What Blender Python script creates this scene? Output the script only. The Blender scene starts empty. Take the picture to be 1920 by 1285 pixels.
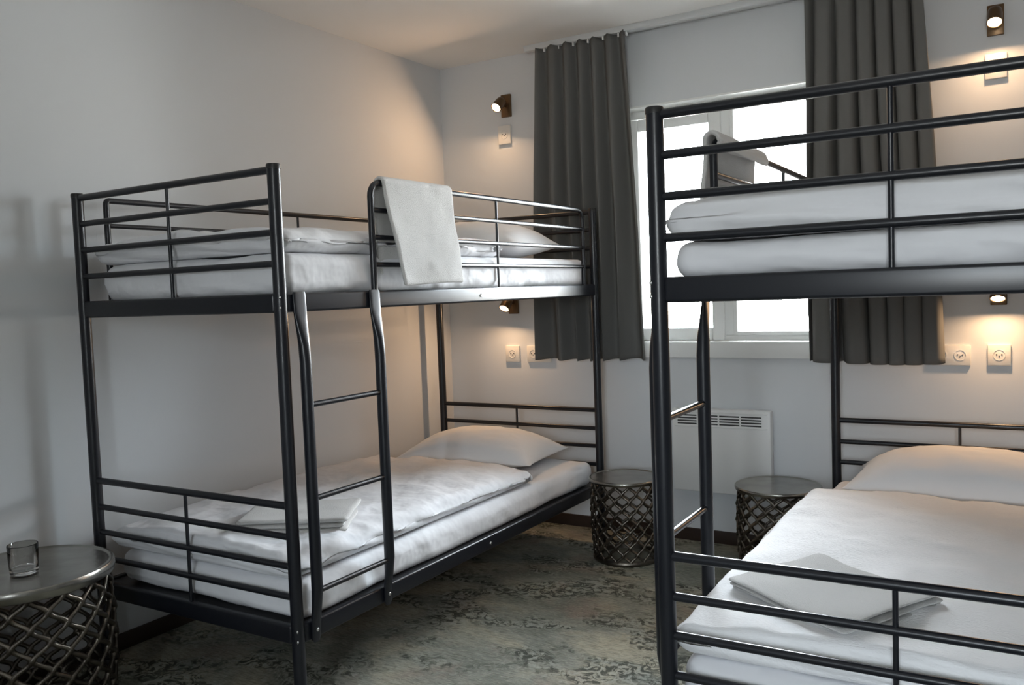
import bpy, bmesh, math, random
from mathutils import Vector, Matrix, noise
PI = math.pi
scene = bpy.context.scene
COL = scene.collection
random.seed(4)

# ------------------------------------------------------------------ camera
yaw, pitch, roll = 0.5491, -0.0598, -0.0372
F_PX = 1618.78
fwd = Vector((-math.sin(yaw)*math.cos(pitch), math.cos(yaw)*math.cos(pitch), math.sin(pitch)))
r0 = Vector((math.cos(yaw), math.sin(yaw), 0)); u0 = r0.cross(fwd)
rgt = r0*math.cos(roll) + u0*math.sin(roll); upv = -r0*math.sin(roll) + u0*math.cos(roll)
cam_d = bpy.data.cameras.new('camera'); cam = bpy.data.objects.new('camera', cam_d); COL.objects.link(cam)
cam_d.sensor_width = 36; cam_d.lens = F_PX/1920*36; cam_d.clip_start = 0.02
M = Matrix((( rgt.x, upv.x, -fwd.x, 1.8516), (rgt.y, upv.y, -fwd.y, -1.7661), (rgt.z, upv.z, -fwd.z, 1.2661), (0, 0, 0, 1)))
cam.matrix_world = M
scene.camera = cam

# ------------------------------------------------------------------ world, daylight, exposure
SKY = 52.0
world = bpy.data.worlds.new('world'); scene.world = world; world.use_nodes = True
nt = world.node_tree; nt.nodes.clear()
wo = nt.nodes.new('ShaderNodeOutputWorld'); bg = nt.nodes.new('ShaderNodeBackground')
tc = nt.nodes.new('ShaderNodeTexCoord'); sp = nt.nodes.new('ShaderNodeSeparateXYZ'); cr = nt.nodes.new('ShaderNodeValToRGB')
nt.links.new(tc.outputs['Generated'], sp.inputs[0]); nt.links.new(sp.outputs['Z'], cr.inputs[0])
cr.color_ramp.elements[0].position = 0.0; cr.color_ramp.elements[0].color = (.56, .57, .55, 1)
cr.color_ramp.elements[1].position = 0.12; cr.color_ramp.elements[1].color = (0.84, 0.93, 1.0, 1)
nt.links.new(cr.outputs[0], bg.inputs[0]); bg.inputs[1].default_value = SKY
nt.links.new(bg.outputs[0], wo.inputs[0])
vs = scene.view_settings
vs.view_transform = 'Standard'; vs.look = 'None'; vs.exposure = 0.06; vs.gamma = 1.0; vs.use_curve_mapping = False

def area(name, loc, rot, sx, sy, energy, color=(1, 1, 1), portal=False):
    l = bpy.data.lights.new(name, 'AREA'); l.shape = 'RECTANGLE'; l.size = sx; l.size_y = sy; l.energy = energy; l.color = color
    if portal: l.cycles.is_portal = True
    o = bpy.data.objects.new(name, l); COL.objects.link(o); o.location = loc; o.rotation_euler = rot
    return o
# room and window numbers (needed for the portals)
XL, XR, YB, YN, CEIL = -1.035, 4.9, 2.28, -3.3, 2.525
WIN1 = (0.02, 1.06, 0.98, 2.155)      # seen window in the far wall
WIN2 = (3.45, 3.85, 0.98, 2.155)        # next window of the far wall, beyond the second bed
WIN3 = (1.65, 2.5, 1.05, 2.05)          # window behind the camera
for n, (a, b, c, d), y, rx in (('daylight_window_1', WIN1, YB+0.16, -PI/2), ('daylight_window_2', WIN2, YB+0.16, -PI/2), ('daylight_window_3', WIN3, YN-0.16, PI/2)):
    area(n, ((a+b)/2, y, (c+d)/2), (rx, 0, 0), b-a, d-c, 1.0, portal=True)

# ------------------------------------------------------------------ materials
def mat(name, color=(.8, .8, .8), rough=.5, metal=0.0, spec=0.5, coat=0.0, coat_r=.1):
    m = bpy.data.materials.new(name); m.use_nodes = True
    b = m.node_tree.nodes['Principled BSDF']
    b.inputs['Base Color'].default_value = (*color, 1); b.inputs['Roughness'].default_value = rough
    b.inputs['Metallic'].default_value = metal; b.inputs['Specular IOR Level'].default_value = spec
    b.inputs['Coat Weight'].default_value = coat; b.inputs['Coat Roughness'].default_value = coat_r
    return m
def add_noise_bump(m, scale, strength, dist=.002, detail=4, vec=None, ramp=None):
    t = m.node_tree; b = t.nodes['Principled BSDF']
    tc = t.nodes.new('ShaderNodeTexCoord'); mp = t.nodes.new('ShaderNodeMapping')
    if vec: mp.inputs['Scale'].default_value = vec
    n = t.nodes.new('ShaderNodeTexNoise'); n.inputs['Scale'].default_value = scale; n.inputs['Detail'].default_value = detail
    bp = t.nodes.new('ShaderNodeBump'); bp.inputs['Strength'].default_value = strength; bp.inputs['Distance'].default_value = dist
    t.links.new(tc.outputs['Object'], mp.inputs[0]); t.links.new(mp.outputs[0], n.inputs['Vector'])
    t.links.new(n.outputs['Fac'], bp.inputs['Height'])
    prev = b.inputs['Normal'].links[0].from_socket if b.inputs['Normal'].links else None
    if prev: t.links.new(prev, bp.inputs['Normal'])
    t.links.new(bp.outputs[0], b.inputs['Normal'])
    return m
WALL = add_noise_bump(mat('wall_paint', (.66, .68, .70), .75, spec=.25), 220, .12, .001)
CEILM = add_noise_bump(mat('ceiling_paint', (.85, .845, .83), .85, spec=.2), 150, .1, .001)
WHITE = mat('white_lacquer', (.78, .79, .78), .35)
TRACKM = mat('track_white', (.62, .64, .65), .45)
PLASTIC = mat('socket_plastic', (.74, .72, .68), .35)
DARKHOLE = mat('socket_hole', (.02, .02, .02), .6)
HEAT = mat('radiator_enamel', (.80, .80, .79), .4)
HEATSLOT = mat('radiator_slot', (.05, .05, .05), .7)
SKIRT = mat('skirting_dark', (.035, .022, .017), .45)
STEEL = add_noise_bump(mat('bed_steel', (.008, .0092, .0135), .34, metal=0.0, spec=.45, coat=.06, coat_r=.2), 400, .04, .0005)
CAPM = mat('black_cap', (.012, .012, .013), .45)
BOLTM = mat('bolt_zinc', (.55, .55, .55), .3, metal=1)
BASE_SHADEM = mat('base_shade_dark', (.02, .02, .022), .4)  # near-black for the bed base panel that stands in for shade
LINEN = add_noise_bump(add_noise_bump(mat('white_cotton', (.77, .775, .80), .85, spec=.15), 7, .9, .022, 3), 900, .2, .0004)
CRINKLE = add_noise_bump(add_noise_bump(mat('white_crinkle_cotton', (.89, .89, .90), .85, spec=.15), 7, .35, .012, 3), 95, .7, .004, 5, vec=(1, 3.2, 1))
PILLOWM = add_noise_bump(add_noise_bump(mat('white_pillowcase', (.80, .795, .80), .85, spec=.15), 7, .4, .01, 3), 800, .2, .0004)
TERRY = add_noise_bump(mat('white_terry', (.63, .625, .615), .95, spec=.05), 420, .9, .003)
BRONZE = add_noise_bump(mat('lamp_bronze', (.16, .10, .055), .35, metal=.9), 50, .1)
GLASSM = mat('drinking_glass', (1, 1, 1), .02); 
_b = GLASSM.node_tree.nodes['Principled BSDF']; _b.inputs['Transmission Weight'].default_value = 1; _b.inputs['IOR'].default_value = 1.46

def pane_material():
    m = bpy.data.materials.new('window_glass'); m.use_nodes = True; t = m.node_tree; t.nodes.clear()
    o = t.nodes.new('ShaderNodeOutputMaterial'); mx = t.nodes.new('ShaderNodeMixShader')
    tr = t.nodes.new('ShaderNodeBsdfTransparent'); gl = t.nodes.new('ShaderNodeBsdfGlossy'); fr = t.nodes.new('ShaderNodeFresnel')
    gl.inputs['Roughness'].default_value = .02; fr.inputs[0].default_value = 1.45
    t.links.new(fr.outputs[0], mx.inputs[0]); t.links.new(tr.outputs[0], mx.inputs[1]); t.links.new(gl.outputs[0], mx.inputs[2]); t.links.new(mx.outputs[0], o.inputs[0])
    return m
PANE = pane_material()

def pewter(name, c1, c2, rough):
    m = mat(name, c1, rough, metal=1); t = m.node_tree; b = t.nodes['Principled BSDF']
    tc = t.nodes.new('ShaderNodeTexCoord'); n = t.nodes.new('ShaderNodeTexNoise'); n.inputs['Scale'].default_value = 11; n.inputs['Detail'].default_value = 5
    r = t.nodes.new('ShaderNodeValToRGB'); r.color_ramp.elements[0].position = .35; r.color_ramp.elements[0].color = (*c1, 1)
    r.color_ramp.elements[1].position = .65; r.color_ramp.elements[1].color = (*c2, 1)
    t.links.new(tc.outputs['Object'], n.inputs['Vector']); t.links.new(n.outputs['Fac'], r.inputs[0]); t.links.new(r.outputs[0], b.inputs['Base Color'])
    return add_noise_bump(m, 26, .3, .003)
TOPM = pewter('pewter_top', (.27, .26, .235), (.40, .385, .35), .27)
LATM = pewter('pewter_lattice', (.11, .097, .082), (.22, .195, .165), .38)

def curtain_mat():
    m = mat('curtain_cloth', (.155, .155, .148), .9, spec=.1)
    add_noise_bump(m, 700, .3, .0006, vec=(1, 1, .2))
    t = m.node_tree; b = t.nodes['Principled BSDF']; o = [n for n in t.nodes if n.type == 'OUTPUT_MATERIAL'][0]
    tl = t.nodes.new('ShaderNodeBsdfTranslucent'); tl.inputs[0].default_value = (.16, .15, .12, 1)
    mx = t.nodes.new('ShaderNodeMixShader'); mx.inputs[0].default_value = .10
    t.links.new(b.outputs[0], mx.inputs[1]); t.links.new(tl.outputs[0], mx.inputs[2]); t.links.new(mx.outputs[0], o.inputs[0])
    return m
CURT = curtain_mat()

def floor_mat():
    m = mat('distressed_carpet', (.2, .2, .18), .8, spec=.2); t = m.node_tree; b = t.nodes['Principled BSDF']; L = t.links
    tc = t.nodes.new('ShaderNodeTexCoord')
    def mapping(sc, rot=0, loc=(0, 0, 0)):
        mp = t.nodes.new('ShaderNodeMapping'); mp.inputs['Scale'].default_value = sc; mp.inputs['Rotation'].default_value = (0, 0, rot); mp.inputs['Location'].default_value = loc
        L.new(tc.outputs['Object'], mp.inputs[0]); return mp
    def nz(mp, s, d, dist=0, rough=.6):
        n = t.nodes.new('ShaderNodeTexNoise'); n.inputs['Scale'].default_value = s; n.inputs['Detail'].default_value = d; n.inputs['Distortion'].default_value = dist; n.inputs['Roughness'].default_value = rough
        L.new(mp.outputs[0], n.inputs['Vector']); return n
    def ramp(src, p0, c0, p1, c1):
        r = t.nodes.new('ShaderNodeValToRGB'); r.color_ramp.elements[0].position = p0; r.color_ramp.elements[0].color = (*c0, 1)
        r.color_ramp.elements[1].position = p1; r.color_ramp.elements[1].color = (*c1, 1); L.new(src, r.inputs[0]); return r
    def mix(f, a, bb, typ='MIX'):
        x = t.nodes.new('ShaderNodeMix'); x.data_type = 'RGBA'; x.blend_type = typ
        if hasattr(f, 'node'): L.new(f, x.inputs[0])
        else: x.inputs[0].default_value = f
        for s, v in ((6, a), (7, bb)):
            if hasattr(v, 'node'): L.new(v, x.inputs[s])
            else: x.inputs[s].default_value = (*v, 1)
        return x.outputs[2]
    mA = mapping((1, 1, 1)); mB = mapping((1, 1, 1), 0, (3, 5, 0)); mS = mapping((1.0, 7, 1), .03)
    def mul(a, k):
        f = t.nodes.new('ShaderNodeMath'); f.operation = 'MULTIPLY'; L.new(a, f.inputs[0])
        if hasattr(k, 'node'): L.new(k, f.inputs[1])
        else: f.inputs[1].default_value = k
        return f.outputs[0]
    big = nz(mapping((1, 1.5, 1)), 2.3, 5, .5)
    base = ramp(big.outputs['Fac'], .36, (.17, .18, .15), .62, (.40, .365, .275))
    e = base.color_ramp.elements.new(.49); e.color = (.255, .262, .225, 1)
    rose = ramp(nz(mB, 3.1, 4, .4).outputs['Fac'], .54, (0, 0, 0), .68, (1, 1, 1))
    c = mix(mul(rose.outputs[0], .8), base.outputs[0], (.27, .215, .18))
    # thin worn streaks across the pile
    st = ramp(nz(mS, 17, 9, .5, .78).outputs['Fac'], .47, (0, 0, 0), .60, (1, 1, 1))
    c = mix(mul(st.outputs[0], .62), c, (.095, .092, .070))
    st2 = ramp(nz(mapping((1.1, 6, 1), -.04, (4, 2, 0)), 30, 7, .4, .75).outputs['Fac'], .52, (0, 0, 0), .63, (1, 1, 1))
    c = mix(mul(st2.outputs[0], .55), c, (.46, .44, .36))
    # faded blotches under the ornament
    bl = ramp(nz(mapping((1, 1.3, 1), .2, (5, 3, 0)), 5.2, 6, .8, .7).outputs['Fac'], .50, (0, 0, 0), .60, (1, 1, 1))
    patch = ramp(nz(mapping((1, 1.7, 1), .25, (2.3, 9, 0)), 2.5, 4, .5).outputs['Fac'], .49, (0, 0, 0), .57, (1, 1, 1))
    c = mix(mul(mul(bl.outputs[0], patch.outputs[0]), .8), c, (.085, .10, .085))
    # ornament: broken scrolls gathered in the patches
    orn = nz(mapping((1, 1.15, 1), .5, (7, 1, 0)), 17, 6, 2.2, .66)
    ornr = ramp(orn.outputs['Fac'], .505, (0, 0, 0), .545, (1, 1, 1))
    c = mix(mul(mul(ornr.outputs[0], patch.outputs[0]), .9), c, (.035, .040, .030))
    orl = ramp(orn.outputs['Fac'], .44, (1, 1, 1), .475, (0, 0, 0))
    c = mix(mul(mul(orl.outputs[0], patch.outputs[0]), .5), c, (.40, .41, .36))
    fl = ramp(nz(mapping((1, 2.5, 1), 0, (1, 1, 0)), 75, 5, .6, .7).outputs['Fac'], .50, (0, 0, 0), .64, (1, 1, 1))
    c = mix(mul(fl.outputs[0], .4), c, (.13, .125, .10))
    L.new(c, b.inputs['Base Color'])
    return add_noise_bump(m, 500, .5, .002)
FLOOR = floor_mat()

# ------------------------------------------------------------------ mesh helpers
def link(name, bm, m, parent=None, smooth=True, sharp=40):
    bmesh.ops.recalc_face_normals(bm, faces=bm.faces[:])
    me = bpy.data.meshes.new(name); 
    if smooth:
        ang = math.radians(sharp)
        for f in bm.faces: f.smooth = True
        for e in bm.edges:
            if len(e.link_faces) == 2 and e.calc_face_angle(0) > ang: e.smooth = False
    bm.to_mesh(me); bm.free(); me.materials.append(m)
    o = bpy.data.objects.new(name, me); COL.objects.link(o)
    if parent is not None: o.parent = parent
    return o
def thing(name, label, cat, loc=(0, 0, 0), rz=0, group=None):
    o = bpy.data.objects.new(name, None); COL.objects.link(o); o.empty_display_size = .1
    o.location = loc; o.rotation_euler = (0, 0, rz); o['label'] = label; o['category'] = cat
    if group: o['group'] = group
    return o
def tag(o, label, cat, group=None):
    o['label'] = label; o['category'] = cat
    if group: o['group'] = group
    return o
def struct(o): o['kind'] = 'structure'; return o

def box(bm, lo, hi, bev=0, seg=2):
    r = bmesh.ops.create_cube(bm, size=1); vs_ = r['verts']
    for v in vs_: v.co = Vector([lo[i] + (v.co[i]+.5)*(hi[i]-lo[i]) for i in range(3)])
    if bev:
        es = list({e for v in vs_ for e in v.link_edges})
        bmesh.ops.bevel(bm, geom=es, offset=bev, segments=seg, affect='EDGES', profile=.5)
def BM(): return bmesh.new()
def frame_of(d):
    d = d.normalized(); a = Vector((0, 0, 1)) if abs(d.z) < .9 else Vector((1, 0, 0))
    x = a.cross(d).normalized(); return x, d.cross(x)
def tube(bm, pts, r, n=14, cap=True):
    """round tube swept along a list of points with one fixed reference frame carried on"""
    pts = [Vector(p) for p in pts]; rings = []; x, y = None, None
    for i, p in enumerate(pts):
        d = (pts[min(i+1, len(pts)-1)] - pts[max(i-1, 0)]).normalized()
        if x is None: x, y = frame_of(d)
        else:
            x = (x - d*x.dot(d)).normalized(); y = d.cross(x)
        rr = r[i] if isinstance(r, (list, tuple)) else r
        rings.append([bm.verts.new(p + x*math.cos(2*PI*k/n)*rr + y*math.sin(2*PI*k/n)*rr) for k in range(n)])
    for a, b in zip(rings, rings[1:]):
        for k in range(n): bm.faces.new((a[k], a[(k+1) % n], b[(k+1) % n], b[k]))
    if cap: bm.faces.new(rings[0]); bm.faces.new(rings[-1])
def lathe(bm, prof, n=48, c=(0, 0, 0)):
    rings = []
    for r, z in prof:
        if r < 1e-6: rings.append([bm.verts.new((c[0], c[1], c[2]+z))])
        else: rings.append([bm.verts.new((c[0]+r*math.cos(2*PI*k/n), c[1]+r*math.sin(2*PI*k/n), c[2]+z)) for k in range(n)])
    for a, b in zip(rings, rings[1:]):
        for k in range(n):
            k2 = (k+1) % n
            if len(a) == 1 and len(b) > 1: bm.faces.new((a[0], b[k], b[k2]))
            elif len(b) == 1 and len(a) > 1: bm.faces.new((a[k], a[k2], b[0]))
            elif len(a) > 1: bm.faces.new((a[k], a[k2], b[k2], b[k]))
def loft(bm, secs, n=16, power=2.0):
    """secs: list of (centre, half_x, half_y) horizontal super-ellipse sections"""
    rings = []
    for c, hx, hy, pw in secs:
        ring = []
        for k in range(n):
            a = 2*PI*(k+.5)/n; ca, sa = math.cos(a), math.sin(a)
            ring.append(bm.verts.new((c[0]+hx*math.copysign(abs(ca)**(2/pw), ca), c[1]+hy*math.copysign(abs(sa)**(2/pw), sa), c[2])))
        rings.append(ring)
    for a, b in zip(rings, rings[1:]):
        for k in range(n): bm.faces.new((a[k], a[(k+1) % n], b[(k+1) % n], b[k]))
    bm.faces.new(rings[0]); bm.faces.new(rings[-1])
def axis_samples(lo, hi, r, step):
    r = min(r, (hi-lo)/2-1e-4); e = [lo + r*t for t in (0, .06, .16, .3, .48, .7, .88)]
    n = max(1, int(round((hi-lo-2*r)/step))); mid = [lo+r + (hi-lo-2*r)*i/n for i in range(n+1)]
    return e + mid + [hi - (q-lo) for q in reversed(e)]
def soft_box(bm, lo, hi, r, step=.03, disp=None, rz=None):
    """rounded soft block; disp(p, normal) -> new point. r: horizontal corner radius, rz: vertical rounding"""
    rz = rz or r
    rx, ry = r if isinstance(r, tuple) else (r, r)
    rr = (min(rx, (hi[0]-lo[0])/2-1e-4), min(ry, (hi[1]-lo[1])/2-1e-4), min(rz, (hi[2]-lo[2])/2-1e-4))
    S = [axis_samples(lo[i], hi[i], rr[i], step) for i in range(3)]
    cache = {}
    def V(i, j, k):
        if (i, j, k) in cache: return cache[(i, j, k)]
        p = Vector((S[0][i], S[1][j], S[2][k])); q = Vector([min(max(p[a], lo[a]+rr[a]), hi[a]-rr[a]) for a in range(3)])
        d = Vector([(p[a]-q[a])/rr[a] for a in range(3)])
        m = max(abs(d.x), abs(d.y), abs(d.z)); nrm = d.normalized() if d.length > 1e-6 else Vector((0, 0, 1))
        # cube -> sphere direction, keeps faces flat away from the rims
        dd = Vector([d[a] for a in range(3)]); L_ = dd.length
        if L_ > 1e-6: dd = dd/L_*m
        pp = Vector([q[a]+dd[a]*rr[a] for a in range(3)])
        if disp: pp = disp(pp, nrm)
        v = bm.verts.new(pp); cache[(i, j, k)] = v; return v
    nx, ny, nz_ = [len(s)-1 for s in S]
    for i in range(nx):
        for j in range(ny):
            for k in (0, nz_): bm.faces.new((V(i, j, k), V(i+1, j, k), V(i+1, j+1, k), V(i, j+1, k)))
    for i in range(nx):
        for k in range(nz_):
            for j in (0, ny): bm.faces.new((V(i, j, k), V(i+1, j, k), V(i+1, j, k+1), V(i, j, k+1)))
    for j in range(ny):
        for k in range(nz_):
            for i in (0, nx): bm.faces.new((V(i, j, k), V(i, j+1, k), V(i, j+1, k+1), V(i, j, k+1)))
def fbm(x, y, z, oct=3):
    return noise.fractal(Vector((x, y, z)), 1.0, 2.1, oct, noise_basis='PERLIN_ORIGINAL')
def ridge(x, y, z):
    return 1-abs(noise.noise(Vector((x, y, z))))*2.4

# ------------------------------------------------------------------ room shell
def wall_with_hole(name, x0, x1, y0, y1, hole_list):
    """wall running along x between y0 (room face) and y1, with openings"""
    bm = BM(); xs = x0
    for a, b, c, d in sorted(hole_list):
        box(bm, (xs, min(y0, y1), 0), (a, max(y0, y1), CEIL+.1)); box(bm, (a, min(y0, y1), 0), (b, max(y0, y1), c)); box(bm, (a, min(y0, y1), d), (b, max(y0, y1), CEIL+.1)); xs = b
    box(bm, (xs, min(y0, y1), 0), (x1, max(y0, y1), CEIL+.1))
    return struct(link(name, bm, WALL, smooth=False))
wall_with_hole('wall_back', XL, XR, YB, YB+.28, [WIN1, WIN2])
wall_with_hole('wall_front', XL, XR, YN, YN-.28, [WIN3])
bm = BM(); box(bm, (XL-.2, YN-.28, 0), (XL, YB+.28, CEIL+.1)); struct(link('wall_left', bm, WALL, smooth=False))
bm = BM(); box(bm, (XR, YN-.28, 0), (XR+.2, YB+.28, CEIL+.1)); struct(link('wall_right', bm, WALL, smooth=False))
bm = BM(); box(bm, (XL-.2, YN-.28, -.1), (XR+.2, YB+.28, 0)); struct(link('floor', bm, FLOOR, smooth=False))
bm = BM(); box(bm, (XL, YN, CEIL), (XR, YB, CEIL+.1))
ceil = struct(link('ceiling', bm, CEILM, smooth=False))
bm = BM(); box(bm, (XL, YB-.012, 0), (XR, YB, .062), .003); struct(link('baseboard_back', bm, SKIRT))
bm = BM(); box(bm, (XL, YN, 0), (XL+.012, YB-.012, .062), .003); struct(link('baseboard_left', bm, SKIRT))

def window(idx, W4, yw, s, mull=True):
    """frame set back in the wall opening; s=+1 the outside is +y"""
    a, b, c, d = W4; y0, y1 = yw+s*.10, yw+s*.17
    ya, yb_ = min(y0, y1), max(y0, y1)
    root = thing('window_%d' % idx, 'x', 'x'); del root['label']; del root['category']; struct(root)
    bm = BM(); w = .045
    box(bm, (a, ya, c), (a+w, yb_, d), .004); box(bm, (b-w, ya, c), (b, yb_, d), .004)
    box(bm, (a+w, ya, d-w), (b-w, yb_, d), .004); box(bm, (a+w, ya, c), (b-w, yb_, c+.03), .004)
    mx = (a+b)/2
    box(bm, (mx-.045, ya, c+.03), (mx+.045, yb_, d-w), .004)
    link('window_frame', bm, WHITE, root)
    # opening sash on the left, standing a little into the room
    ys = yw + s*.085; yt = yw+s*.135
    bm = BM(); sw = .06; l, r_, bo, to = a+.035, mx+.002, c+.008, d-.050
    A, B_ = min(ys, yt), max(ys, yt)
    box(bm, (l, A, bo), (l+sw, B_, to), .005); box(bm, (r_-sw, A, bo), (r_, B_, to), .005)
    box(bm, (l+sw, A, to-sw), (r_-sw, B_, to), .005); box(bm, (l+sw, A, bo), (r_-sw, B_, bo+sw), .005)
    sash = link('sash', bm, WHITE, root)
    bm = BM(); yp = yw+s*.118; box(bm, (l+sw-.005, yp-.003, bo+sw-.005), (r_-sw+.005, yp+.003, to-sw+.005)); link('pane', bm, PANE, root, smooth=False)
    bm = BM(); yh = ys - s*.012; box(bm, (r_-.03, min(yh, ys), 1.33), (r_-.012, max(yh, ys), 1.40), .003)
    box(bm, (r_-.028, min(ys-s*.032, yh), 1.375), (r_-.014, max(ys-s*.032, yh), 1.39), .003); box(bm, (r_-.028, min(ys-s*.032, ys-s*.022), 1.28), (r_-.014, max(ys-s*.032, ys-s*.022), 1.39), .003)
    link('window_handle', bm, WHITE, sash)
    # fixed bead and pane on the right
    bm = BM(); e = .018; l, r_, bo, to = mx+.045, b-w, c+.03, d-w
    box(bm, (l, A+.01, bo), (l+e, B_, to), .003); box(bm, (r_-e, A+.01, bo), (r_, B_, to), .003); box(bm, (l+e, A+.01, to-e), (r_-e, B_, to), .003); box(bm, (l+e, A+.01, bo), (r_-e, B_, bo+e), .003)
    link('glazing_bead', bm, WHITE, root)
    bm = BM(); box(bm, (l+.01, yp-.003, bo+.01), (r_-.01, yp+.003, to-.01)); link('pane', bm, PANE, root, smooth=False)
    # lining of the opening and the sill board with its front
    bm = BM(); t_ = .008; Y0, Y1 = min(yw, y0), max(yw, y0)
    box(bm, (a, Y0, c), (a+t_, Y1, d)); box(bm, (b-t_, Y0, c), (b, Y1, d)); box(bm, (a+t_, Y0, d-t_), (b-t_, Y1, d)); link('window_lining', bm, WHITE, root)
    bm = BM(); yf = yw - s*.02
    box(bm, (a-.03, min(yf, yw), c-.072), (b+.03, max(yf, yw), c+.006), .003); box(bm, (a+.001, Y0, c-.002), (b-.001, Y1, c+.006)); link('window_sill', bm, WHITE, root)
    return root
window(1, WIN1, YB, 1); window(2, WIN2, YB, 1); window(3, WIN3, YN, -1)

# ceiling track for the curtains, painted like the trim
bm = BM()
box(bm, (-.42, 2.165, CEIL-.030), (XR, 2.205, CEIL), .004); box(bm, (-.42, 2.205, CEIL-.012), (XR, YB, CEIL), .003)
struct(link('trim_1', bm, TRACKM))

# ------------------------------------------------------------------ panel heater
hr = thing('panel_heater', 'white wall heater with slotted grille under the window', 'radiator', (.3, YB, .26), 0)
bm = BM(); box(bm, (.015, -.062, 0), (.495, -.012, .405), .008); link('heater_body', bm, HEAT, hr)
for x0 in (.06, .38):
    bm = BM(); box(bm, (x0, -.012, .05), (x0+.06, 0, .35)); link('wall_bracket', bm, HEAT, hr, smooth=False)
bm = BM()
for r_ in range(4):
    for c_ in range(4):
        x0 = .045 + c_*.104; z0 = .330 + r_*.0135
        box(bm, (x0, -.0632, z0), (x0+.096, -.058, z0+.0065))
link('grille_slots', bm, HEATSLOT, hr, smooth=False)
for z0 in (.318, .388):
    bm = BM(); box(bm, (.03, -.066, z0), (.48, -.061, z0+.0055), .001); link('grille_lip', bm, HEAT, hr)

# ------------------------------------------------------------------ curtains
def curtain(name, label, top, bot, folds, seed):
    """top/bot: (x0, x1) at the track and at the hem"""
    rnd = random.Random(seed); wob = .055; root_z0, root_z1 = .902, 2.497
    nx, nz_ = 260, 60; bm = BM(); ph = [rnd.uniform(-.5, .5) for _ in range(folds*2+2)]; am = [rnd.uniform(.65, 1.2) for _ in range(folds*2+2)]
    grid = []
    for j in range(nz_+1):
        t = j/nz_; z = root_z1 + (root_z0-root_z1)*t; row = []
        e = t**.8
        for i in range(nx+1):
            s = i/nx
            xa, xb = top[0]+(bot[0]-top[0])*e, top[1]+(bot[1]-top[1])*e
            k = s*folds; kk = int(min(k, folds-1)); a_ = am[kk]*(1-(k-kk)) + am[kk+1]*(k-kk); p_ = ph[kk]*(1-(k-kk)) + ph[kk+1]*(k-kk)
            sw = s + wob*math.sin(2*PI*s*1.0+seed)*(.3+.7*t) + .012*p_*math.sin(PI*(k-kk))*t
            ka = sw*folds + .5
            cz = abs(math.cos(PI*ka))                    # 1 in the crease, 0 on the crest
            crease = cz**(5.5-2.0*t)
            shp = -1 + 2*crease
            amp = (.016 + .020*min(1, t*2.5))*(.75+.3*a_)
            y = 2.176 + shp*amp + .006*math.sin(7*s+3*t+seed) - .006*(1-cz)*math.sin(PI*(k-kk)*2+seed)*t
            xx = xa + (xb-xa)*s + .017*a_*math.sin(2*PI*ka)*(.35+.65*t)*(1 if seed % 2 else -1) + .004*math.sin(6*t+5*s)
            zz = z
            if j == 0: zz += .005*(1-2*cz)
            if j == nz_: zz += .003*shp + .004*math.sin(5*s+seed)
            row.append(bm.verts.new((xx, y, zz)))
        grid.append(row)
    for j in range(nz_):
        for i in range(nx): bm.faces.new((grid[j][i], grid[j][i+1], grid[j+1][i+1], grid[j+1][i]))
    o = link(name, bm, CURT, sharp=180); md = o.modifiers.new('thickness', 'SOLIDIFY'); md.thickness = .0025
    tag(o, label, 'curtain', 'dark grey pleated curtains at the window')
    # white gliders between cloth and track
    for q in range(folds*2+1):
        s = q/(folds*2); x = top[0]+(top[1]-top[0])*s
        bm = BM(); box(bm, (x-.004, 2.174, 2.478), (x+.004, 2.19, 2.500), .001); link('curtain_glider', bm, WHITE, o)
    return o
curtain('curtain', 'dark grey curtain left of the window, behind the left bunk bed', (-.345, .150), (-.392, .225), 6, 3)
curtain('curtain', 'dark grey curtain right of the window, seen through the right bunk bed', (.985, 1.445), (.975, 1.512), 6, 8)

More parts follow.
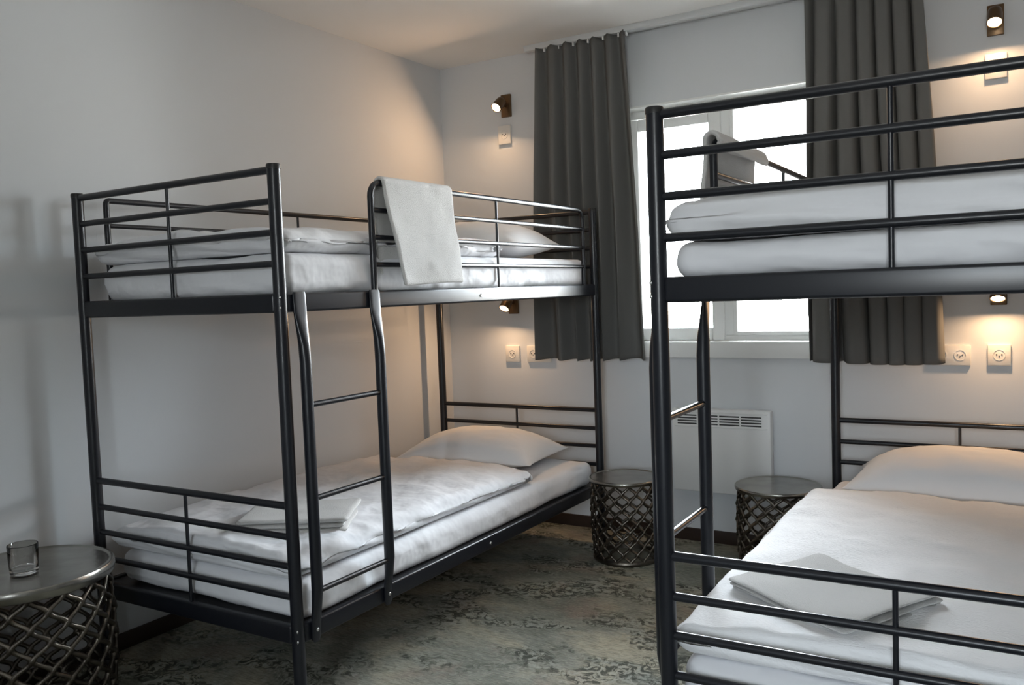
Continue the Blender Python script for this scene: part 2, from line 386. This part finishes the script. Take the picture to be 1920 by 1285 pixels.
# ------------------------------------------------------------------ bunk bed
W, L = .940, 2.05
ZU = (1.6343, 1.5465, 1.4575, 1.3685); ZUB = (1.2275, 1.284); ZL = (.6645, .5730, .4850, .3935); ZLB = (.255, .311); TOP = 1.650
def bunk(loc, rz, sx, label):
    root = thing('bunk_bed', label, 'bunk bed', loc, rz, 'black steel bunk beds')
    X = lambda v: sx*v                      # v: 0 aisle side .. W wall side
    PR = .019
    for v, y in ((0, 0), (W, 0), (0, L), (W, L)):
        bm = BM(); tube(bm, [(X(v), y, .012), (X(v), y, TOP-.006)], PR, 20); post = link('post', bm, STEEL, root)
        bm = BM(); lathe(bm, [(0, 0), (.0185, 0), (.0205, .004), (.0205, .028), (.0195, .03), (0, .03)], 20, (X(v), y, 0)); link('foot_cap', bm, CAPM, post)
        bm = BM(); lathe(bm, [(0, -.001), (.0203, -.001), (.0205, .010), (.0185, .0135), (0, .0145)], 20, (X(v), y, TOP-.013)); link('post_cap', bm, CAPM, post)
    for y in (0, L):
        for zs, zb in ((ZU, ZUB), (ZL, ZLB)):
            for q, z in enumerate(zs):
                bm = BM(); tube(bm, [(X(PR-.004), y, z), (X(W-PR+.004), y, z)], .0112 if q == 0 else .0098, 14); link('end_rail', bm, STEEL, root)
            bm = BM(); tube(bm, [(X(W/2), y, zb[1]-.004), (X(W/2), y, zs[0])], .0058, 10); link('end_spindle', bm, STEEL, root)
            bm = BM(); a, b = sorted((X(PR-.003), X(W-PR+.003))); box(bm, (a, y-.0125, zb[0]), (b, y+.0125, zb[1]), .0075, 4); link('end_beam', bm, STEEL, root)
    # long side beams with bolts
    for v in (0, W):
        for zb in (ZUB, ZLB):
            bm = BM(); c = X(v); box(bm, (c-.0125, PR-.003, zb[0]), (c+.0125, L-PR+.003, zb[1]), .0075, 4); beam = link('side_beam', bm, STEEL, root)
            zc = (zb[0]+zb[1])/2; out = -sx if v == 0 else sx
            bm = BM()
            for y in (1.024,):
                r = bmesh.ops.create_cone(bm, cap_ends=True, segments=14, radius1=.0068, radius2=.0045, depth=.005)
                rot = Matrix.Rotation(PI/2*out, 4, 'Y')
                for vv in r['verts']: vv.co = rot @ vv.co + Vector((c+out*.0145, y, zc-.003))
            link('bolt', bm, BOLTM, beam)
    # bolts of the beams through the posts
    for zc in ((ZUB[0]+ZUB[1])/2, (ZLB[0]+ZLB[1])/2):
        for dz in (-.014, .016):
            bm = BM(); r = bmesh.ops.create_uvsphere(bm, u_segments=10, v_segments=6, radius=.0048)
            for vv in r['verts']: vv.co = Vector((vv.co.x*.5-sx*.0195 if 0 else vv.co.x*.8, vv.co.y*.6, vv.co.z)) + Vector((-sx*.0128, -.0148, zc+dz))
            link('bolt', bm, BOLTM, root)
    # guard rails: short one on the aisle side beyond the ladder, full one on the wall side
    def guard(v, ya, yb, ym, r=.045):
        x = X(v); z0, z1 = ZUB[1]-.003, ZU[0]
        pts = [(x, ya, z0)] + [(x, ya + r - r*math.cos(t*PI/12), z1 - r + r*math.sin(t*PI/12)) for t in range(7)] + [(x, yb - r + r*math.sin(t*PI/12), z1 - r + r*math.cos(t*PI/12)) for t in range(7)] + [(x, yb, z0)]
        bm = BM(); tube(bm, pts, .0105, 14); link('guard_hoop', bm, STEEL, root)
        for z in ZU[1:]:
            bm = BM(); tube(bm, [(x, ya+.006, z), (x, yb-.006, z)], .0085, 12); link('guard_rail', bm, STEEL, root)
        bm = BM(); tube(bm, [(x, ym, z0), (x, ym, z1)], .0052, 10); link('guard_spindle', bm, STEEL, root)
    guard(0, .413, 1.938, 1.176); guard(W, .105, 1.938, 1.025, .014)
    # ladder
    xo = -sx*.032
    for y in (.055, .388):
        bm = BM(); s = xo
        secs = [((s*.62, y-.002, ZLB[0]-.006), .004, .010, 3), ((s*.62, y-.002, ZLB[0]+.004), .0055, .0165, 3), ((s*.66, y, ZLB[1]+.004), .0065, .0185, 3), ((s*.85, y, ZLB[1]+.045), .012, .017, 2.3), ((s, y, ZLB[1]+.10), .0172, .0172, 2),
                ((s, y, .8), .0172, .0172, 2), ((s, y, 1.08), .0172, .0172, 2), ((s*.93, y, 1.13), .0155, .0175, 2.2), ((s*.84, y, 1.165), .0115, .0205, 2.4), ((s*.70, y, 1.205), .0075, .0235, 3), ((s*.64, y, 1.228), .0052, .025, 3.6), ((s*.60, y, 1.280), .0042, .025, 3.6), ((s*.60, y, 1.286), .003, .023, 3.4)]
        loft(bm, secs, 20); lr = link('ladder_rail', bm, STEEL, root, sharp=60)
        bm = BM()
        for z in (ZLB[0]+.03,):
            r = bmesh.ops.create_uvsphere(bm, u_segments=10, v_segments=6, radius=.006)
            for vv in r['verts']: vv.co = Vector((vv.co.x*.5, vv.co.y, vv.co.z)) + Vector((s*.62-sx*.006, y, z))
        link('bolt', bm, BOLTM, lr)
    for z in (.955, .678, .402):
        bm = BM(); tube(bm, [(xo, .068, z), (xo, .375, z)], .0086, 14); link('ladder_rung', bm, STEEL, root)
    # solid dark panel over slats, added to read as shade below the mattress
    for zb in (ZUB, ZLB):
        bm = BM(); z = zb[1]-.014
        a, b = sorted((X(.0126), X(W-.0126)))
        box(bm, (a, .0127, z), (b, L-.0127, z+.006), .001)
        for q in range(12):
            y = .10 + q*(L-.2)/11; box(bm, (a, y-.022, z-.011), (b, y+.022, z+.001), .002)
        link('shade_panel_base', bm, BASE_SHADEM, root, smooth=False)
    return root
A_, B_r, RY = 1.1416, .0194, .0146
bedL = bunk((0, 0, 0), 0, -1, 'black steel bunk bed standing against the left wall')
bedR = bunk((A_, B_r, 0), RY, 1, 'black steel bunk bed in the right foreground, cut off by the picture edge')
TR = Matrix.Translation((A_, B_r, 0)) @ Matrix.Rotation(RY, 4, 'Z')

# ------------------------------------------------------------------ bedding
def mattress(loc, rz, sx, z0, z1, label, seed, y0=.021, y1=2.010):
    a, b = sorted((sx*.010, sx*(W-.055)))
    def d(p, n):
        w = fbm(p.x*3, p.y*2.2, seed+p.z*4)*.008
        side = max(0, 1-abs(n.z))
        w += side*(.006*ridge(p.y*8+p.x*6+p.z*5, p.z*9+p.y*3, seed)-.004)
        q = p + n*w
        if n.y < -.3: q.y += .006*ridge(p.x*2.2+seed, p.z*20+p.x*3, seed+3)
        q.z = min(max(q.z, z0), z1)
        return q
    bm = BM(); soft_box(bm, (a, y0, z0), (b, y1, z1), (.045, .055), .022, d, rz=.042)
    o = link('mattress', bm, LINEN, sharp=180); o.location = loc; o.rotation_euler.z = rz
    return tag(o, label, 'mattress', 'white sheeted mattresses')
def duvet(loc, rz, sx, zb, zt, label, seed, y0, y1, v0=.01, v1=.925, m=None, amp=1.0, fold=0, sag=0.0):
    a, b = sorted((sx*v0, sx*v1)); cx = (a+b)/2; hw = (b-a)/2
    def d(p, n):
        u = (p.x-cx)/hw; t = (p.y-y0)/(y1-y0); top = max(0, n.z); side = 1-abs(n.z)
        # puffiness: lower to the rims, soft waves along and across
        dz = 0
        if p.z > (zb+zt)/2:
            dz += -.016*abs(u)**3 - .012*max(0, t-.8)/.2
            dz += amp*(.013*fbm(p.x*2.6+seed, p.y*1.7, seed) + .0075*ridge(p.x*4.5+p.y*2.2+seed, p.y*3.1-p.x*1.5, seed+2) + .0035*ridge(p.x*12+p.y*7, p.y*9-p.x*5, seed)+.0015*ridge(p.x*26+p.y*11, p.y*21-p.x*9, seed))
        q = p.copy(); q.z += dz
        wob = amp*(.008*fbm(p.y*3.1+seed, p.x*3.1, seed+5) + side*.009*ridge(p.y*5+p.x*5+p.z*12, p.z*26+p.x*3, seed+1))
        q.x += n.x*wob; q.y += n.y*wob
        if n.y < -.2: q.y += .010*-n.y*ridge(p.x*1.6+seed, p.z*38+p.x*2.5, seed+4)
        if sag:   # the corner nearest the aisle slips over the mattress edge
            k = max(0, 1-((p.x-sx*v0)**2*9+(p.y-.42)**2*7)); 
            q.z -= sag*k*k*(1.0 if abs(p.x-sx*v0) < .10 else .35)
        q.z = max(q.z, zb) if not (sag and abs(p.x-sx*v0) < .02) else q.z
        return q
    bm = BM(); soft_box(bm, (a, y0, zb), (b, y1, zt), (.05, .035), .018, d, rz=(zt-zb)/2-.0005)
    o = link('duvet', bm, m or LINEN, sharp=180); o.location = loc; o.rotation_euler.z = rz
    return tag(o, label, 'duvet', 'white duvets')
def pillow(c, rz, hx, hy, h, label, seed, tilt=0.0, pinch=.07):
    bm = BM(); n = 44; g = {}
    for side in (1, -1):
        for i in range(n+1):
            for j in range(n+1):
                u = -math.cos(PI*i/n); v = -math.cos(PI*j/n)
                edge = i in (0, n) or j in (0, n)
                if side == -1 and edge: g[(side, i, j)] = g[(1, i, j)]; continue
                th = ((1-abs(u)**2.6)*(1-abs(v)**2.4))
                th = max(th, 0)**.62
                x = u*hx*(1-pinch*(1-v*v)*abs(u)); y = v*hy*(1-pinch*(1-u*u)*abs(v))
                z = h*th*(1.0 if side > 0 else -.42)
                if side > 0:
                    z += .006*fbm(u*2.2+seed, v*2.2, seed)*th + .006*max(0, (abs(u)+abs(v)-.8))*ridge(u*5+seed, v*5, seed)*th
                    z += .004*fbm(u*6, v*6+seed, 2)*th
                g[(side, i, j)] = bm.verts.new((x, y, z))
    for side in (1, -1):
        for i in range(n):
            for j in range(n):
                f = [g[(side, i, j)], g[(side, i+1, j)], g[(side, i+1, j+1)], g[(side, i, j+1)]]
                try: bm.faces.new(f)
                except ValueError: pass
    o = link('pillow', bm, PILLOWM, sharp=180); o.location = (c[0], c[1], c[2]+h*.42); o.rotation_euler = (tilt, 0, rz)
    return tag(o, label, 'pillow', 'white pillows')

# left bed (local frame = world)
mattress((0, 0, 0), 0, -1, 1.2755, 1.404, 'white mattress on the top bunk of the left bed, under the draped towel', 1)
duvet((0, 0, 0), 0, -1, 1.405, 1.484, 'white duvet on the top bunk of the left bed, beside the draped towel', 11, .030, 1.25, .018, .925, amp=1.1)
pillow((-.42, 1.62, 1.4045), .05, .36, .24, .135, 'white pillow on the top bunk of the left bed, behind the guard rail', 5, tilt=.03)
mattress((0, 0, 0), 0, -1, .3025, .421, 'white mattress on the lower bunk of the left bed, behind the ladder', 2)
duvet((0, 0, 0), 0, -1, .4215, .505, 'white duvet on the lower bunk of the left bed, behind the ladder', 21, .026, 1.47, .035, .93, amp=1.25)
pillow((-.49, 1.75, .4215), .10, .36, .235, .125, 'white pillow on the lower bunk of the left bed, by the left wall', 9, tilt=.0)
# right bed
def onR(x, y, z):
    p = TR @ Vector((x, y, z)); return (p.x, p.y, p.z)
lr_ = (A_, B_r, 0)
mattress(lr_, RY, 1, 1.2755, 1.362, 'white mattress on the top bunk of the right bed, seen from below its end rails', 3, y0=.040)
duvet(lr_, RY, 1, 1.3625, 1.462, 'white duvet on the top bunk of the right bed, behind its end rails', 31, .040, 1.35, -.004, .92, amp=.9)
pillow(onR(.47, 1.68, 1.3625), RY, .36, .24, .14, 'white pillow on the top bunk of the right bed, barely showing above the duvet', 15, tilt=.03)
mattress(lr_, RY, 1, .3025, .421, 'white mattress on the lower bunk of the right bed, in the foreground', 4)
duvet(lr_, RY, 1, .4215, .505, 'white crinkled duvet on the lower bunk of the right bed', 41, .036, 1.525, -.012, .93, m=CRINKLE, amp=.75)
pillow(onR(.50, 1.81, .4215), RY-.01, .40, .235, .135, 'white pillow on the lower bunk of the right bed, at the right picture edge', 19, tilt=.0)

# ------------------------------------------------------------------ towels
def folded_towel(c, rz, sx_, sy_, h, layers, label, seed, skew=0.0, curl=0.0):
    """one towel folded into layers: a continuous stack whose fold loops show on the ends"""
    bm = BM(); t = h/layers
    for q in range(layers):
        off = (.006*math.sin(q*2.1+seed), .006*math.cos(q*1.7+seed))
        def d(p, n, q=q):
            p = p.copy(); p.z += .004*fbm(p.x*6+seed, p.y*6, seed) + curl*max(0, (p.x/(sx_/2)))**2*(q+1)/layers + .0025*ridge(p.x*7, p.y*9, seed)
            p.x += skew*p.y + .005*fbm(p.y*7, q, seed); p.y += .005*fbm(p.x*7, q+3, seed)
            return p
        soft_box(bm, (-sx_/2+off[0], -sy_/2+off[1], q*t), (sx_/2+off[0], sy_/2+off[1], (q+1)*t+.0005), .018, .02, d, rz=t/2)
    # loops of the folds joining the layers on the front side
    o = link('folded_towel', bm, TERRY, sharp=180); o.location = c; o.rotation_euler.z = rz
    return tag(o, label, 'towel', 'folded white towels on the lower bunks')
folded_towel((-.315, .335, .497), .56, .37, .29, .046, 3, 'folded white towel on the lower duvet of the left bed, near the ladder', 3)
folded_towel((1.425, .365, .498), -.62, .40, .34, .026, 3, 'folded white towel on the lower duvet of the right bed, behind the end rails', 7, skew=-.12, curl=.014)

def hung_towel(loc, rz, sx, y0, y1, out_drop, in_drop, flare, label, seed, slant=.05):
    """terry towel folded double over the top guard rail: one thick sheet"""
    t = .013; rr = .0185; path = []
    n1 = 26
    for k in range(n1+1):                  # inner flap, bottom to top
        z = ZU[0] - in_drop*(1-k/n1); path.append((-(rr)-.004*math.sin(PI*k/n1), z, 1-k/n1, -1))
    for k in range(1, 10):
        a = PI - PI*k/10; path.append((rr*math.cos(a), ZU[0]+rr*math.sin(a), 0, 0))
    for k in range(n1+1):
        s = k/n1; path.append((rr+flare*s**1.2, ZU[0]-out_drop*s, s, 1))
    ny = 30; bm = BM(); rows = []
    for x, z, s, side in path:
        row = []
        for j in range(ny+1):
            v = j/ny; ya, yb = y0 + (slant*s if side >= 0 else slant*.3*s), y1 - (.012*s if side >= 0 else 0)
            y = ya+(yb-ya)*v + .003*math.sin(s*9+seed)
            xx = x + .006*s*math.sin(v*5+seed+s*2) + .003*fbm(v*4, s*4, seed)
            zz = z + (-.004*math.sin(v*3.5+seed)*s)
            row.append(bm.verts.new((-sx*xx, y, zz)))
        rows.append(row)
    for a, b in zip(rows, rows[1:]):
        for j in range(ny): bm.faces.new((a[j], a[j+1], b[j+1], b[j]))
    o = link('towel', bm, TERRY, sharp=180); md = o.modifiers.new('thickness', 'SOLIDIFY'); md.thickness = t; md.offset = 0
    sb = o.modifiers.new('soft_rim', 'SUBSURF'); sb.levels = 1; sb.render_levels = 1
    o.location = loc; o.rotation_euler.z = rz
    return tag(o, label, 'towel', 'white towels hung over the guard rails')
hung_towel((0, 0, 0), 0, -1, .452, .842, .335, .30, .045, 'white towel hanging over the guard rail of the left bunk bed', 2)
hung_towel(lr_, RY, 1, .395, .872, .335, .020, .030, 'white towel over the far guard rail of the right bunk bed, against the window', 6, slant=.02)

# ------------------------------------------------------------------ lattice side tables
def side_table(c, R_, H, rot, label, rim=.019):
    root = thing('side_table', label, 'side table', (c[0], c[1], 0), rot, 'round pewter side tables with pierced drum bases')
    k = H/.385
    bm = BM()
    lathe(bm, [(0, H-rim*1.1), (R_*.93, H-rim*1.1), (R_*.985, H-rim*.95), (R_, H-rim*.55), (R_*.998, H-rim*.2), (R_*.985, H-rim*.02), (R_*.955, H-.001), (R_*.94, H-.0035), (R_*.90, H-.004), (R_*.5, H-.004), (0, H-.004)], 72)
    link('table_top', bm, TOPM, root)
    def prof(t):       # radius of the drum at height fraction t (0 bottom)
        return R_*(.845 + .105*math.sin(PI*(.12+.66*t))**1.0)
    z0, z1 = .016*k, H-rim*1.0; cells, rows_ = 15, 5.0
    bm = BM(); wr = .0064*k
    for d_ in (1, -1):
        for q in range(cells):
            pts = []; steps = 80; rad = []
            for s in range(steps+1):
                t = s/steps; ph_ = t*rows_*2; a = 2*PI*(q/cells) + d_*(PI/cells)*(ph_ - .55*math.sin(2*PI*ph_)/(2*PI))
                r_ = prof(t) + d_*.0006 + .0012*k*math.sin(2*PI*t*rows_*2)
                pts.append((r_*math.cos(a), r_*math.sin(a), z0+(z1-z0)*t)); 
                rad.append(wr*(.92+.42*math.cos(PI*ph_)**6))
            tube(bm, pts, rad, 7)
    link('lattice_drum', bm, LATM, root, sharp=70)
    bm = BM()
    r_b = prof(0)
    lathe(bm, [(r_b-.010*k, 0), (r_b+.006*k, 0), (r_b+.010*k, .006*k), (r_b+.010*k, .014*k), (r_b+.005*k, .020*k), (r_b-.008*k, .020*k), (r_b-.010*k, 0)], 64)
    link('base_ring', bm, LATM, root)
    return root
side_table((.203, 1.893), .168, .385, .2, 'pewter lattice side table between the left bunk bed and the window heater')
side_table((.885, 1.975), .182, .385, .9, 'pewter lattice side table beside the right bunk bed, in front of the heater')
side_table((-.780, -.350), .250, .480, .35, 'large pewter lattice side table at the left picture edge, holding a tumbler', rim=.036)
# tumbler
bm = BM(); lathe(bm, [(0, 0), (.034, 0), (.038, .003), (.0405, .030), (.0425, .088), (.0412, .0895), (.0400, .088), (.0378, .032), (.034, .016), (0, .014)], 48)
g = link('drinking_glass', bm, GLASSM); g.location = (-.742, -.372, .4765)
tag(g, 'empty clear glass tumbler standing on the pewter side table', 'glass')

# ------------------------------------------------------------------ wall lamps
LENS = bpy.data.materials.new('lamp_lens'); LENS.use_nodes = True
_t = LENS.node_tree; _t.nodes.clear(); _o = _t.nodes.new('ShaderNodeOutputMaterial'); _e = _t.nodes.new('ShaderNodeEmission'); _e.inputs[0].default_value = (1, .74, .45, 1); _e.inputs[1].default_value = 16
_t.links.new(_e.outputs[0], _o.inputs[0])
def lamp(x, z, aim, power, label, size=128, reach=.080):
    root = thing('wall_lamp', label, 'wall lamp', (x, YB, z), 0, 'bronze wall spot lamps')
    bm = BM(); box(bm, (-.030, -.016, -.060), (.030, 0, .060), .003); link('wall_plate', bm, BRONZE, root)
    d = Vector(aim).normalized(); piv = Vector((0, -reach, 0))
    bm = BM(); tube(bm, [(0, -.014, 0), (0, -reach+.02, 0)], .009, 12); link('lamp_arm', bm, BRONZE, root)
    q = Vector((0, 0, 1)).rotation_difference(d)
    def place(bm):
        for v in bm.verts: v.co = q @ v.co + piv
    bm = BM(); lathe(bm, [(0, -.036), (.018, -.036), (.024, -.030), (.0275, -.012), (.0275, .030), (.0290, .031), (.0290, .038), (.0255, .038), (.0250, .026), (0, .026)], 32); place(bm); link('lamp_head', bm, BRONZE, root)
    bm = BM(); lathe(bm, [(0, .030), (.0245, .030), (.0245, .0355), (.018, .0375), (0, .0385)], 28); place(bm); link('lamp_lens', bm, LENS, root)
    l = bpy.data.lights.new('lamp_light', 'AREA'); l.shape = 'DISK'; l.size = .046; l.spread = math.radians(176); l.energy = power; l.color = (1, .62, .34)
    lo = bpy.data.objects.new('lamp_light', l); COL.objects.link(lo); lo.parent = root
    lo.location = piv + d*.0395; lo.rotation_euler = Vector((0, 0, -1)).rotation_difference(d).to_euler()
    return root
lamp(-.600, 2.262, (-.10, -.74, -.66), 3.4, 'bronze wall spot turned to the left wall, above the top bunk of the left bed')
lamp(-.600, 1.200, (-.06, -.66, -.74), 2.8, 'bronze wall spot under the upper bunk of the left bed')
lamp(1.704, 2.275, (0, -.55, -.82), 3.4, 'bronze wall spot above the top bunk of the right bed, at the upper right corner')
lamp(1.712, 1.195, (0, -.50, -.86), 3.0, 'bronze wall spot under the upper bunk of the right bed')

# ------------------------------------------------------------------ sockets
def socket(x, z, w, h, label, holes, name='wall_socket', cat='socket'):
    root = thing(name, label, cat, (x, YB, z), 0, 'white wall sockets beside the beds')
    bm = BM(); box(bm, (-w/2, -.012, -h/2), (w/2, 0, h/2), .003); link('socket_plate', bm, PLASTIC, root)
    for hx in holes:
        bm = BM(); lathe(bm, [(.0225, 0), (.0225, .0015), (.0205, .0015), (.0205, -.0004), (0, -.0004)], 24)
        for v in bm.verts: v.co = Vector((v.co.x+hx, -.0122-v.co.z, v.co.y))
        fc = link('socket_face', bm, PLASTIC, root)
        for ax, az in ((-.0095, .002), (.0095, .002), (0, -.005)):
            bm = BM(); r = bmesh.ops.create_cone(bm, cap_ends=True, segments=10, radius1=.0028, radius2=.0028, depth=.003)
            rot = Matrix.Rotation(PI/2, 4, 'X')
            for v in r['verts']: v.co = rot @ v.co + Vector((hx+ax, -.0122, az))
            link('pin_hole', bm, DARKHOLE, fc)
    return root
socket(-.617, 2.110, .078, .100, 'white socket below the upper wall spot over the left bunk bed', (0,))
socket(-.617, .920, .088, .090, 'white single socket on the wall over the lower left pillow', (0,))
socket(-.450, .920, .150, .090, 'white double socket half hidden by the left curtain', (-.036, .036))
socket(1.705, 2.095, .078, .100, 'white socket below the upper wall spot over the right bunk bed', (0,))
socket(1.713, .930, .084, .088, 'white single socket on the wall over the lower right pillow', (0,))
socket(1.535, .928, .150, .086, 'white double socket half hidden by the right curtain', (-.036, .036))
